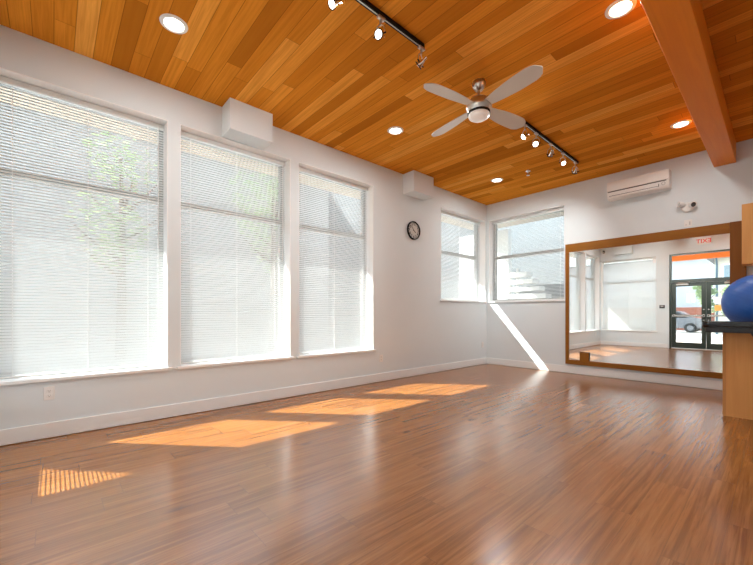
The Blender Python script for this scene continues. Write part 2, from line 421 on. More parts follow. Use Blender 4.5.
def make_blind(wall, o, label, tilt, cords, wand, PITCH=0.027, SW=SLATW):
    a, b, z0, z1 = o; W, H = b - a, z1 - z0
    (x, y), rz = place(wall, a, b)
    r = thing('window_blind', label, 'window blind', (x, y, z0), rz, 'white horizontal blinds')
    mb = MB(); mb.box(0.012, W - 0.012, 0.118, 0.162, H - 0.062, H - 0.010, bev=0.003); mb.build('headrail', M['rail'], r)
    mb = MB(); mb.box(0.014, W - 0.014, 0.124, 0.156, 0.008, 0.024, bev=0.003); mb.build('bottom_rail', M['rail'], r)
    mb = MB(); c, s = math.cos(tilt), math.sin(tilt); zz = 0.042
    while zz < H - 0.072:
        m = Matrix.Translation((W / 2, 0.14, zz)) @ Matrix.Rotation(tilt, 4, 'X')
        mb.box(-(W / 2 - 0.014), W / 2 - 0.014, -SW / 2, SW / 2, -0.0004, 0.0004, mat=m); zz += PITCH
    mb.build('slats', M['slat'], r)
    for cx in cords:
        mb = MB()
        for yy in (0.123, 0.157): mb.tube([(cx, yy, 0.016), (cx, yy, H - 0.05)], 0.0022, 6)
        mb.build('ladder_cord', M['cord'], r)
    mb = MB(); mb.tube([(wand, 0.108, H - 0.05), (wand, 0.108, H - 1.35)], 0.0045, 6); mb.tube([(wand, 0.108, H - 0.05), (wand, 0.122, H - 0.035)], 0.003, 6)
    mb.build('tilt_wand', M['cord'], r)
    return r
TS = math.atan(1.18) - math.radians(2)          # slats lie almost parallel to the sun on the window wall
GL = [('white framed tall window nearest the camera on the left wall', 'white slatted blind in the tall window nearest the camera', 0.07),
      ('white framed tall window below the painted ceiling box', 'white slatted blind in the middle tall window of three', 0.06),
      ('white framed tall window farthest down the row of three', 'white slatted blind in the third tall window, left of the clock', 0.06),
      ('white framed short window in the corner right of the clock', 'white slatted blind in the left wall corner window beside the clock', 0.06)]
for i, o in enumerate(WIN_L):
    make_window(i + 1, 'L', o, GL[i][0], (1, i != 3))
    W = o[1] - o[0]
    make_blind('L', o, GL[i][1], TS, (0.14, W / 2, W - 0.16), W - GL[i][2])
make_window(5, 'B', WIN_B[0], 'white framed corner window on the far wall beside the mirror', (0, 1))
make_blind('B', WIN_B[0], 'white slatted blind in the far wall corner window beside the mirror', math.radians(28), (0.14, 1.45), 0.09)
make_window(6, 'F', WIN_F[0], 'white framed window in the entrance wall, seen in the mirror', (1, 0))
make_blind('F', WIN_F[0], 'white slatted blind on the entrance wall, seen only in the mirror', math.radians(43), (0.15, 0.80, 1.43), 0.07, 0.030, 0.039)

# ------------------------------------------------------------------ entrance doors (seen in the mirror)
def entrance():
    y0, y1 = YF - 0.16, YF - 0.06
    r = thing('door_1', 'dark green glazed double door with transom, seen in the mirror', 'door', (DOOR[0], YF, 0), 0, kind='structure')
    off = (DOOR[0], YF, 0); a, b, _, H = DOOR
    mb = MB(); mb.box(a, a + 0.055, y0, y1, 0, H); mb.box(b - 0.055, b, y0, y1, 0, H); mb.box(a + 0.055, b - 0.055, y0, y1, H - 0.05, H)
    mb.box(a + 0.055, b - 0.055, y0, y1, 2.085, 2.195); mb.build('door_frame', M['doormetal'], r, off)
    mb = MB(); mb.box(a + 0.055, b - 0.055, YF - 0.115, YF - 0.107, 2.195, H - 0.05); mb.build('transom_pane', M['glass'], r, off)
    mb = MB(); mb.box(a + 0.055, b - 0.055, YF - 0.20, YF - 0.02, 0.0, 0.012); mb.build('threshold', M['chrome'], r, off)
    mid = (a + b) / 2; L0, L1 = a + 0.060, b - 0.060
    for (p, q, side) in ((L0, mid - 0.003, 1), (mid + 0.003, L1, -1)):
        mb = MB(); s = 0.105
        mb.box(p, p + s, YF - 0.135, YF - 0.09, 0.018, 2.08); mb.box(q - s, q, YF - 0.135, YF - 0.09, 0.018, 2.08)
        mb.box(p + s, q - s, YF - 0.135, YF - 0.09, 1.975, 2.08); mb.box(p + s, q - s, YF - 0.135, YF - 0.09, 0.018, 0.20)
        lf = mb.build('door_leaf', M['doormetal'], r, off)
        mb = MB(); mb.box(p + s, q - s, YF - 0.116, YF - 0.109, 0.20, 1.975); mb.build('pane', M['glass'], lf, off)
        mb = MB(); mb.box(p + 0.02, q - 0.02, YF - 0.05, YF - 0.03, 1.02, 1.075, bev=0.006)
        for xx in (p + 0.03, q - 0.075): mb.box(xx, xx + 0.045, YF - 0.09, YF - 0.03, 1.005, 1.09, bev=0.006)
        mb.build('push_bar', M['steel'], lf, off)
        mx = q - 0.05 if side == 1 else p + 0.05
        mb = MB(); m = Matrix.Translation((mx, YF - 0.09, 1.24)) @ Matrix.Rotation(-PI / 2, 4, 'X')
        mb.lathe([(0.022, 0), (0.022, 0.012), (0.014, 0.02), (0, 0.02)], 16, m)
        mb.lathe([(0.022, 0), (0.022, 0.012), (0.014, 0.02), (0, 0.02)], 16, Matrix.Translation((0, 0, -0.33)) @ m)
        mb.build('lock_cylinder', M['steel'], lf, off)
        cx = p + 0.12 if side == 1 else q - 0.42
        mb = MB(); mb.box(cx, cx + 0.30, YF - 0.09, YF - 0.035, 2.01, 2.065, bev=0.006)
        mb.tube([(cx + 0.2, YF - 0.05, 2.065), (cx + 0.05, YF + 0.09, 2.08), (cx + 0.32, YF - 0.055, 2.10)], 0.010, 6)
        mb.build('door_closer', M['chrome'], lf, off)
entrance()
for (x0, x1, z0, z1, m, lab) in ((-1.955, -1.865, 1.46, 1.74, 'paper', 'narrow white notice taped left of another on the left door leaf'),
                                 (-1.83, -1.74, 1.46, 1.74, 'paper', 'narrow white notice taped beside the push side of the left door leaf'),
                                 (-1.30, -1.13, 1.40, 1.62, 'paper', 'white notice taped on the right door leaf above an orange one'),
                                 (-1.30, -1.15, 1.20, 1.37, 'paperb', 'orange notice taped low on the right door leaf behind the ball')):
    mb = MB(); mb.box(x0, x1, YF - 0.109, YF - 0.1075, z0, z1)
    tag(mb.build('door_notice', M[m]), lab, 'notice')

# exit sign above the doors
r = thing('exit_sign', 'white exit sign with red letters above the doors, seen in the mirror', 'sign', (-1.53, YF, 3.22))
mb = MB(); mb.box(-0.16, 0.16, 0.0, 0.05, 0, 0.20, bev=0.008); mb.build('housing', M['plastic'], r)
mb = MB(); text_mesh(mb, 'EXIT', 0.17, 0.002, Matrix.Translation((0, 0.052, 0.10)) @ Matrix.Rotation(PI, 4, 'Z') @ Matrix.Rotation(PI / 2, 4, 'X'))
mb.build('letters', M['exitred'], r)
# keypad and corner sensor
r = thing('wall_keypad', 'small black keypad between window and doors, seen in the mirror', 'keypad', (-2.54, YF, 1.34))
mb = MB(); mb.box(-0.07, 0.07, 0, 0.025, -0.05, 0.05, bev=0.005); mb.build('case', M['blackp'], r)
mb = MB(); mb.box(-0.04, 0.035, 0.025, 0.027, -0.005, 0.03); mb.build('screen', M['plasticg'], r)
r = thing('motion_sensor', 'small dark sensor high in the entrance corner, seen in the mirror', 'sensor', (-4.21, YF, 3.33))
mb = MB(); mb.box(-0.03, 0.03, 0, 0.05, -0.05, 0.05, bev=0.012); mb.build('case', M['blackp'], r)
mb = MB(); mb.box(-0.018, 0.018, 0.05, 0.054, -0.03, 0.0, bev=0.0015); mb.build('lens', M['plasticg'], r)

# ------------------------------------------------------------------ wall mirror
def wall_mirror():
    r = thing('wall_mirror', 'large wall mirror in a brown wooden frame on the far wall', 'mirror', (-1.5, YB, 0.17)); off = (-1.5, YB, 0.17)
    yf = YB - 0.04
    mb = MB(); mb.box(-2.66, -0.464, yf, YB, 2.245, 2.392, bev=0.003); mb.build('top_rail', M['mframe'], r, off)
    mb = MB(); mb.box(-2.66, -0.464, yf, YB, 0.172, 0.256, bev=0.003); mb.build('bottom_rail', M['mframe'], r, off)
    mb = MB(); mb.box(-2.66, -2.604, yf, YB, 0.256, 2.245, bev=0.003); mb.build('left_stile', M['mframe'], r, off)
    mb = MB(); mb.box(-0.463, -0.30, yf - 0.003, YB, 0.172, 2.396, bev=0.003); mb.build('right_stile', M['mstile'], r, off)
    mb = MB()
    tilt = MIRROR_TILT
    m = Matrix.Translation((-1.5, YB - 0.016, 1.25)) @ Matrix.Rotation(MIRROR_YAW, 4, 'Z') @ Matrix.Rotation(tilt, 4, 'X')
    mb.box(-1.106, 1.038, -0.003, 0.003, -1.0, 1.0, mat=m); mb.build('mirror_pane', M['mirror'], r, off)
    mb = MB(); mb.box(-2.405, -2.262, yf - 0.012, YB - 0.008, 0.22, 0.405, bev=0.003)
    c = mb.build('outlet_box', M['mframe'], r, off)
    mb = MB(); mb.box(-2.412, -2.405, yf, YB - 0.008, 0.256, 0.412); mb.box(-2.262, -2.255, yf, YB - 0.008, 0.256, 0.412); mb.box(-2.405, -2.262, yf, YB - 0.008, 0.405, 0.412)
    mb.build('outlet_box_edge', M['black'], c, off)
MIRROR_TILT, MIRROR_YAW = math.radians(0.0), 0.0
wall_mirror()

# ------------------------------------------------------------------ cabinet corner on the right
def cabinets():
    r = thing('base_cabinet', 'maple veneer base cabinet standing at the right edge', 'cabinet', (0.4, 5.4, 0)); off = (0.4, 5.4, 0)
    mb = MB(); mb.box(-0.408, -0.380, 5.40, 7.10, 0.0, 0.905, bev=0.001); mb.build('end_panel', M['edge'], r, off)
    mb = MB(); mb.box(-0.380, 1.5, 5.40, 5.42, 0.0, 0.905, bev=0.001); mb.build('front_panel', M['maple'], r, off)
    mb = MB(); mb.box(1.472, 1.5, 5.42, 7.10, 0.0, 0.905); mb.box(-0.38, 1.472, 5.42, 7.10, 0.885, 0.905); mb.box(-0.38, 1.472, 7.08, 7.10, 0, 0.885); mb.build('carcass', M['maple'], r, off)
    r = thing('wall_cabinet', 'maple veneer wall cabinet hung above the blue ball', 'cabinet', (0.4, YB, 1.757)); off = (0.4, YB, 1.757)
    mb = MB(); mb.box(-0.330, 1.5, 6.80, YB - 0.001, 1.757, 2.552, bev=0.0015); mb.build('carcass', M['maple'], r, off)
    for k in range(3):
        mb = MB(); x0 = -0.327 + k * 0.61; mb.box(x0, x0 + 0.604, 6.78, 6.80, 1.760, 2.549, bev=0.0015); d = mb.build('door', M['maple'], r, off)
        mb = MB(); hx = x0 + 0.56; mb.tube([(hx, 6.78, 1.80), (hx, 6.752, 1.80), (hx, 6.752, 1.92), (hx, 6.78, 1.92)], 0.005, 8); mb.build('handle', M['chrome'], d, off)
    # padded top with rounded end
    r = thing('padded_bench_top', 'long black vinyl padded board lying along the maple cabinet front', 'padded top', (0.4, 5.34, 0.905)); off = (0.4, 5.34, 0.905)
    def pad(x0, x1, y0, y1, z0, z1, rad, bev):
        mb = MB(); pts = []
        for (cx, cy, a0) in ((x1 - rad, y1 - rad, 0), (x0 + rad, y1 - rad, 90), (x0 + rad, y0 + rad, 180), (x1 - rad, y0 + rad, 270)):
            for k in range(9):
                an = math.radians(a0 + k * 11.25); pts.append((cx + rad * math.cos(an), cy + rad * math.sin(an)))
        mb.prism(pts, z0, z1)
        es = [e for e in mb.b.edges if abs(e.verts[0].co.z - e.verts[1].co.z) < 1e-6]
        bmesh.ops.bevel(mb.b, geom=es, offset=bev, segments=4, affect='EDGES', profile=0.5)
        return mb
    pad(-0.555, 1.45, 5.17, 5.52, 0.955, 1.022, 0.06, 0.028).build('cushion', M['vinyl'], r, off, True)
    pad(-0.535, 1.43, 5.19, 5.50, 0.905, 0.955, 0.05, 0.012).build('table_board', M['blackp'], r, off, True)
    mb = MB(); mb.lathe([(0, 0), (0.055, 0), (0.060, 0.010), (0.060, 0.030), (0.052, 0.04), (0, 0.04)], 24, Matrix.Translation((-0.13, 5.23, 0.915)) @ Matrix.Rotation(PI / 2, 4, 'X'))
    mb.build('knob', M['blackp'], r, off, True)
    # ball
    o = MB(); rad = 0.326; prof = []
    for k in range(0, 97):
        an = -PI / 2 + PI * k / 96
        rr = rad * (1 + 0.0022 * math.cos(k * 2 * PI / 4) * (1 if 12 < k < 84 else 0))
        prof.append((max(0, rr * math.cos(an)) if 0 < k < 96 else 0, rr * math.sin(an) * 0.985))
    o.lathe(prof, 64, Matrix.Rotation(math.radians(24), 4, 'Y'))
    b = o.build('exercise_ball', M['ball'], None, None, True); b.location = (-0.132, 5.87, 0.905 + rad * 0.987)
    tag(b, 'large blue exercise ball on the maple cabinet behind the black padded top', 'ball')
    mb = MB(); mb.lathe([(0, 0), (0.012, 0), (0.010, 0.004), (0, 0.005)], 16, rot_to((0.3, -0.8, 0.5)) @ Matrix.Translation((0, 0, rad * 0.995)))
    mb.build('valve_plug', M['plastic'], b)
cabinets()

# ------------------------------------------------------------------ wall fittings
def air_conditioner():
    x0, x1, z0, z1 = -1.935, -1.112, 3.022, 3.315; yf = YB - 0.20
    r = thing('air_conditioner', 'white split air conditioner high on the far wall above the mirror', 'air conditioner', ((x0 + x1) / 2, YB, z0)); off = ((x0 + x1) / 2, YB, z0)
    prof = [(YB, z0 + 0.01), (YB, z1), (yf + 0.03, z1), (yf + 0.006, z1 - 0.01), (yf, z1 - 0.04), (yf - 0.004, z0 + 0.135), (yf + 0.012, z0 + 0.13), (yf + 0.012, z0 + 0.118),
            (yf - 0.004, z0 + 0.113), (yf + 0.006, z0 + 0.05), (yf + 0.035, z0 + 0.012), (yf + 0.075, z0)]
    mb = MB(); m = Matrix(((0, 0, 1, 0), (1, 0, 0, 0), (0, 1, 0, 0), (0, 0, 0, 1)))
    mb.prism(prof, x0, x1, m); mb.build('body', M['plastic'], r, off)
    mb = MB(); mb.box(x0 + 0.01, x1 - 0.035, yf + 0.006, yf + 0.013, z0 + 0.117, z0 + 0.131); mb.build('intake_slot', M['darkgap'], r, off)
    mb = MB(); m2 = Matrix.Translation((0, yf + 0.004, z0 + 0.048)) @ Matrix.Rotation(math.radians(-28), 4, 'X')
    mb.box(x0 + 0.03, x1 - 0.135, -0.004, 0.004, -0.038, 0.0, mat=m2, bev=0.002); mb.build('louver', M['plastic'], r, off)
    mb = MB(); mb.box(x0 + 0.03, x1 - 0.125, yf - 0.001, yf + 0.01, z0 + 0.047, z0 + 0.054); mb.box(x1 - 0.130, x1 - 0.123, yf - 0.003, yf + 0.01, z0 + 0.05, z0 + 0.085); mb.build('louver_gap', M['darkgap'], r, off)
    mb = MB(); m3 = Matrix.Translation((x1 - 0.068, yf - 0.002, z0 + 0.078)) @ Matrix.Rotation(PI / 2, 4, 'X')
    mb.lathe([(0.020, 0), (0.024, 0.001), (0.026, 0.003), (0.024, 0.005), (0.019, 0.005), (0.017, 0.003), (0.019, 0.0)], 24, m3, False); mb.build('emblem_ring', M['plasticg'], r, off, True)
air_conditioner()

def emergency_light():
    r = thing('emergency_light', 'white twin head emergency light on far wall above the mirror', 'emergency light', (-0.925, YB, 2.735))
    mb = MB(); mb.lathe([(0.075, 0), (0.075, 0.02), (0.06, 0.035), (0, 0.038)], 28, Matrix.Translation((0, 0, -0.02)) @ Matrix.Rotation(PI / 2, 4, 'X')); mb.build('base', M['plastic'], r, None, True)
    for s, d in ((-1, (-0.75, -0.62, 0.12)), (1, (0.55, -0.78, -0.22))):
        c = Vector((0.062 * s, -0.065, 0.022 if s < 0 else -0.005)); dn = Vector(d).normalized()
        m = Matrix.Translation(c) @ rot_to(dn)
        mb = MB(); mb.lathe([(0, -0.05), (0.025, -0.045), (0.040, -0.01), (0.043, 0.03), (0.043, 0.042), (0.036, 0.042), (0.034, 0.02), (0, 0.016)], 24, m)
        mb.tube([(0.02 * s, -0.025, 0.0), tuple(c - dn * 0.03)], 0.014, 10)
        h = mb.build('lamp_head', M['plastic'], r, None, True)
        mb = MB(); mb.lathe([(0.0, 0.034), (0.02, 0.033), (0.0335, 0.028), (0.0335, 0.024), (0, 0.024)], 24, m); mb.build('lens', M['darkgap'] if s > 0 else M['plasticg'], h, None, True)
emergency_light()
r = thing('switch_plate', 'small white blank plate below the twin head emergency light', 'plate', (-0.918, YB, 2.475))
mb = MB(); mb.box(-0.045, 0.045, -0.008, 0, -0.05, 0.05, bev=0.003); mb.build('plate', M['plastic'], r)
for q in ((-0.030, -0.014, -0.030, -0.018), (0.014, 0.028, -0.030, 0.02)):
    mb = MB(); mb.box(q[0], q[1], -0.010, -0.008, q[2], q[3]); mb.build('switch', M['plasticg'], r)

def outlet(label):
    r = thing('wall_outlet', label, 'outlet', group='white wall outlets')
    mb = MB(); mb.box(-0.037, 0.037, -0.007, 0, -0.059, 0.059, bev=0.003); mb.build('plate', M['plastic'], r)
    for s in (1, -1):
        mb = MB(); mb.box(-0.0165, 0.0165, -0.0095, -0.007, s * 0.0205 - 0.0145, s * 0.0205 + 0.0145, bev=0.001); f = mb.build('socket', M['plastic'], r)
        mb = MB(); mb.box(-0.008, -0.0055, -0.0102, -0.0095, s * 0.0205, s * 0.0205 + 0.009); mb.box(0.0055, 0.008, -0.0102, -0.0095, s * 0.0205, s * 0.0205 + 0.009)
        mb.lathe([(0.003, 0), (0.003, 0.0007), (0, 0.0007)], 10, Matrix.Translation((0, -0.0095, s * 0.0205 - 0.007)) @ Matrix.Rotation(PI / 2, 4, 'X')); mb.build('slots', M['darkgap'], f)
    return r
ou = outlet('white wall outlet under the tall window nearest the camera')
ou.location = (XL, -0.032, 0.396); ou.rotation_euler.z = PI / 2
for (y, z, lab) in ((3.97, 0.378, 'white wall outlet below and right of the third tall window'), (6.98, 0.43, 'white wall outlet in the far corner below the corner window')):
    c = copy_tree(ou); c.location = (XL, y, z); c['label'] = lab

def wall_clock():
    r = thing('wall_clock', 'round black rimmed clock on the left wall beside the corner window', 'clock', (XL, 4.739, 2.576), PI / 2)
    R0 = 0.163; mx = Matrix.Rotation(PI / 2, 4, 'X')
    mb = MB(); mb.lathe([(0, 0), (R0 - 0.01, 0), (R0, 0.008), (R0, 0.030), (R0 - 0.006, 0.037), (R0 - 0.016, 0.036), (R0 - 0.020, 0.028), (R0 - 0.02, 0.012), (0, 0.012)], 48, mx); mb.build('rim', M['black'], r, None, True)
    mb = MB(); mb.lathe([(0, 0.0122), (R0 - 0.021, 0.0122), (R0 - 0.021, 0.018), (0, 0.018)], 48, mx); fc = mb.build('dial', M['clockface'], r)
    mb = MB()
    for k in range(1, 13):
        an = PI / 2 - k * PI / 6; rr = R0 - 0.050
        text_mesh(mb, str(k), 0.066, 0.0008, Matrix.Translation((rr * math.cos(an), -0.0195, rr * math.sin(an))) @ mx)
    for k in range(60):
        an = k * PI / 30; m = mx @ Matrix.Rotation(an, 4, 'Z'); mb.box(R0 - 0.030, R0 - 0.023, -0.001, 0.001, 0.0182, 0.0192, mat=m)
    mb.build('numerals', M['black'], fc)
    def hand(an, L, w, h):
        mb = MB(); m = mx @ Matrix.Rotation(PI / 2 - an, 4, 'Z'); mb.prism([(-0.022, -w * 0.6), (L * 0.7, -w), (L, 0), (L * 0.7, w), (-0.022, w * 0.6)], h, h + 0.0015, m); return mb
    hand(math.radians(125), 0.075, 0.006, 0.021).build('hour_hand', M['black'], r)
    hand(math.radians(318), 0.105, 0.0045, 0.0235).build('minute_hand', M['black'], r)
    mb = MB(); mb.lathe([(0, 0.018), (0.008, 0.018), (0.008, 0.028), (0, 0.029)], 16, mx); mb.build('hub', M['black'], r)
wall_clock()

# ------------------------------------------------------------------ ceiling fittings
def area(name, loc, size, power, color=(1.0, 0.99, 0.965), parent=None, spread=PI, d=(0, 0, -1)):
    l = bpy.data.lights.new(name, 'AREA'); l.shape = 'DISK'; l.size = size; l.energy = power; l.color = color; l.spread = spread
    o = bpy.data.objects.new(name, l); COL.objects.link(o); o.location = loc
    o.rotation_euler = Vector((0, 0, -1)).rotation_difference(Vector(d).normalized()).to_euler()
    if parent: o.parent = parent
    return o
DOWN_P = 10.5
def downlight(label):
    r = thing('recessed_downlight', label, 'downlight', group='recessed ceiling downlights')
    mb = MB(); mb.lathe([(0.072, 0.0), (0.076, -0.010), (0.096, -0.009), (0.104, -0.004), (0.105, 0.0)], 40, caps=False); mb.build('trim_ring', M['plastic'], r, None, True)
    mb = MB(); mb.lathe([(0.0, -0.0045), (0.04, -0.005), (0.0715, -0.003), (0.0715, -0.0005), (0.0, -0.0005)], 32); mb.build('lamp', M['lampon'], r, None, True)
    return r
DL = [(-3.353, 0.743, 'lit recessed downlight nearest the camera, near the left wall'), (-3.36, 3.342, 'lit recessed downlight midway along the left wall, near the third window'),
      (-3.383, 5.937, 'lit recessed downlight near the far left corner of the ceiling'), (-0.833, 3.324, 'lit recessed downlight left of the beam, at top edge'),
      (-0.829, 5.926, 'lit recessed downlight left of the beam, nearest the far wall'), 
      (1.7, 0.74, 'unseen downlight added right of the beam near the entrance'), (1.7, 3.33, 'unseen downlight added right of the beam midway'), (1.7, 5.93, 'unseen downlight added right of the beam near the far wall')]  # the ones right of the beam are unseen, added to light the room
d0 = None
for (x, y, lab) in DL:
    if d0 is None: d0 = downlight(lab); o = d0
    else: o = copy_tree(d0); o['label'] = lab
    o.location = (x, y, ZC)
    area('downlight_glow', (x, y, ZC - 0.02), 0.14, DOWN_P)

def track_light(label, y0, y1, heads):
    x = -2.125; r = thing('track_light', label, 'track light', (x, (y0 + y1) / 2, ZC), 0, 'black track lights with gimbal spots'); off = (x, (y0 + y1) / 2, ZC)
    mb = MB(); mb.box(x - 0.018, x + 0.018, y0, y1, ZC - 0.034, ZC, bev=0.002); mb.build('track_rail', M['black'], r, off)
    mb = MB(); mb.box(x - 0.0045, x + 0.0045, y0 + 0.01, y1 - 0.01, ZC - 0.0355, ZC - 0.034); mb.build('conductor_strip', M['railstripe'], r, off)
    for (hy, d, lit) in heads:
        d = Vector(d).normalized(); top = Vector((x, hy, ZC - 0.034)); c = Vector((x, hy - 0.012, ZC - 0.182))
        side = d.cross(Vector((0, 0, 1)))
        side = side.normalized() if side.length > 0.05 else Vector((1, 0, 0))
        mb = MB(); mb.box(x - 0.016, x + 0.016, hy - 0.035, hy + 0.035, ZC - 0.052, ZC - 0.034, bev=0.003)
        mb.tube([top, Vector((x, hy - 0.006, ZC - 0.104))], 0.009, 10)
        yk = []
        for k in range(13):
            an = PI * k / 12; yk.append(c + side * 0.044 * math.cos(an) + Vector((0, 0, 0.078 * math.sin(an) ** 0.6)))
        mb.tube(yk, 0.004, 8)
        hd = mb.build('spot_head', M['chrome'], r, off, True)
        m = Matrix.Translation(c) @ rot_to(d)
        mb = MB(); ring = [m @ Vector((0.036 * math.cos(a * PI / 12), 0.036 * math.sin(a * PI / 12), 0.024)) for a in range(24)]
        mb.tube(ring, 0.0045, 8, closed=True)
        for sgn in (1, -1): mb.tube([c + side * 0.058 * sgn, c + side * 0.032 * sgn], 0.006, 8)
        mb.build('gimbal_ring', M['black'], hd, off, True)
        mb = MB(); mb.lathe([(0, -0.066), (0.012, -0.066), (0.013, -0.040), (0.018, -0.026), (0.028, 0.004), (0.0325, 0.024), (0.0315, 0.028), (0.029, 0.025)], 24, m, caps=False)
        mb.build('reflector', M['steel'], hd, off, True)
        mb = MB(); mb.lathe([(0, 0.030), (0.016, 0.0285), (0.0288, 0.025), (0.0288, 0.020), (0, 0.020)], 24, m); mb.build('lamp', M['bulbon'] if lit > 0.3 else M['bulbdim'], hd, off, True)
        if TRACK_P: area('spot_glow', c + d * 0.045, 0.06, TRACK_P * (lit if lit else 0.35), parent=None, spread=math.radians(95), d=d)
TRACK_P = 11.0
track_light('black track light nearer the camera, running out of the top edge', 0.58, 2.463,
            [(0.70, (0.85, 0.3, -0.5), 1), (1.11, (0.85, -0.3, -0.5), 1), (1.508, (-0.1, -0.75, -0.5), 1), (1.95, (0.25, -0.85, -0.40), 1), (2.44, (-0.80, -0.25, -0.50), 0)])
track_light('black track light beyond the ceiling fan toward the far wall', 4.28, 6.17,
            [(4.40, (-0.45, -0.72, -0.55), 0.4), (4.72, (0.20, -0.85, -0.40), 0.4), (5.17, (-0.55, 0.50, -0.67), 0), (5.60, (0.60, -0.45, -0.60), 0.4), (6.08, (-0.50, 0.52, -0.70), 0)])

def ceiling_fan():
    cx, cy = -2.08, 3.29
    r = thing('ceiling_fan', 'brushed nickel ceiling fan with four silver blades and frosted light', 'ceiling fan', (cx, cy, ZC))
    z = lambda a: a - ZC
    mb = MB(); mb.lathe([(0.0, 0.0), (0.066, 0.0), (0.070, -0.018), (0.062, -0.05), (0.042, -0.082), (0.024, -0.094), (0.0, -0.095)], 36); mb.build('canopy', M['chrome'], r, None, True)
    mb = MB(); mb.lathe([(0, -0.09), (0.0135, -0.09), (0.0135, -0.15), (0.024, -0.155), (0.024, -0.175), (0, -0.175)], 20); mb.build('downrod', M['chrome'], r, None, True)
    mb = MB(); mb.lathe([(0, -0.168), (0.05, -0.170), (0.088, -0.182), (0.118, -0.210), (0.131, -0.245), (0.131, -0.275), (0.126, -0.285), (0.118, -0.300), (0.112, -0.318), (0.0, -0.318)], 48); mb.build('motor_housing', M['chrome'], r, None, True)
    mb = MB(); mb.lathe([(0.1125, -0.312), (0.1145, -0.330), (0.108, -0.338), (0.0, -0.338)], 48, caps=False); mb.build('light_collar', M['black'], r, None, True)
    mb = MB(); mb.lathe([(0.106, -0.338), (0.108, -0.350), (0.100, -0.368), (0.075, -0.384), (0.04, -0.392), (0.0, -0.394)], 48); mb.build('light_bowl', M['bowl'], r, None, True)
    for k in range(4):
        an = math.radians(-10.5 + 90 * k)
        n = 16; top = []; bot = []
        for i in range(n + 1):
            u = i / n; x = 0.125 + u * 0.595
            w = 0.052 + 0.040 * math.sin(min(u / 0.65, 1) * PI / 2)
            if u > 0.78: q = (u - 0.78) / 0.22; w *= math.sqrt(max(0, 1 - q * q * 0.985))
            top.append((x, w * 1.0)); bot.append((x, -w * 0.92))
        out = bot + list(reversed(top))
        m = Matrix.Rotation(an, 4, 'Z') @ Matrix.Translation((0, 0, -0.262)) @ Matrix.Rotation(math.radians(BLADE_PITCH), 4, 'X')
        mb = MB(); mb.prism(out, -0.004, 0.004, m); b = mb.build('blade', M['bladew'], r)
        mb = MB(); mb.box(0.10, 0.20, -0.022, 0.022, 0.004, 0.009, mat=m, bev=0.001); mb.build('blade_bracket', M['chrome'], b)
BLADE_PITCH = -13
ceiling_fan()
# sprinkler
r = thing('fire_sprinkler', 'small metal sprinkler head on the ceiling near the far corner', 'sprinkler', (-2.821, 5.952, ZC))
mb = MB(); mb.lathe([(0, 0), (0.042, 0), (0.040, -0.008), (0.018, -0.014), (0.014, -0.03), (0, -0.03)], 24); mb.build('escutcheon', M['steel'], r, None, True)
mb = MB()
for s in (1, -1): mb.tube([(0.010 * s, 0, -0.028), (0.022 * s, 0, -0.045), (0.018 * s, 0, -0.06), (0.0, 0, -0.072)], 0.004, 8)
mb.tube([(0, 0, -0.03), (0, 0, -0.07)], 0.004, 8); mb.build('frame_arms', M['black'], r, None, True)
mb = MB(); mb.lathe([(0, -0.072), (0.024, -0.072), (0.026, -0.076), (0, -0.077)], 16); mb.build('deflector', M['steel'], r, None, True)

# ------------------------------------------------------------------ outdoors
GZ = -0.12
mb = MB(); mb.box(-60, 40, -60, 40, GZ - 0.1, GZ)
tag(mb.build('ground', M['concrete']), 'pale concrete ground around the building', 'ground', kind='structure')
mb = MB(); mb.box(-20, 14, -6.0, -3.4, GZ, GZ + 0.02)
tag(mb.build('paving_strip', M['paving']), 'tan paving outside the glass doors, seen in the mirror', 'paving', kind='structure')
mb = MB(); mb.box(-30, 30, -13.0, -8.0, GZ, GZ + 0.015)
tag(mb.build('street', M['asphalt']), 'grey street beyond the glass doors, seen in the mirror', 'road', kind='structure')
# orange fascia over the entrance
mb = MB(); mb.box(-3.35, 5.0, YF - 3.08, YF - 3.0, 3.13, 3.40, bev=0.005)
tag(mb.build('entrance_fascia', M['orange']), 'orange fascia board outside above the doors, seen in the mirror', 'fascia', kind='structure')
# garden wall and white stair, tread ends shaped to follow the sun line
mb = MB(); mb.box(-6.7, -5.07, 9.5, 9.7, GZ, 3.5)
tag(mb.build('garden_wall', M['render']), 'sunlit white garden wall outside the corner windows', 'wall', kind='structure')
r = thing('outdoor_stair', 'white outdoor stair glimpsed through the far wall corner window', 'stair', (-4.5, 9.6, GZ)); off = (-4.5, 9.6, GZ)
for k in range(12):
    z0 = -0.08 + 0.2 * k
    mb = MB(); mb.box(-4.99, -2.72 - z0 / 1.18, 9.42, 9.80, z0, z0 + 0.115, bev=0.004); mb.build('step', M['board'], r, off)
mb = MB(); mb.box(-4.99, -4.93, 9.80, 9.86, GZ, 2.4); mb.build('support', M['board'], r, off)
mb = MB(); mb.box(-16.0, 4.0, 10.9, 11.2, GZ, 9.5)
tag(mb.build('neighbour_wall', M['pale2']), 'tall grey neighbour wall outside the corner windows', 'wall', kind='structure')

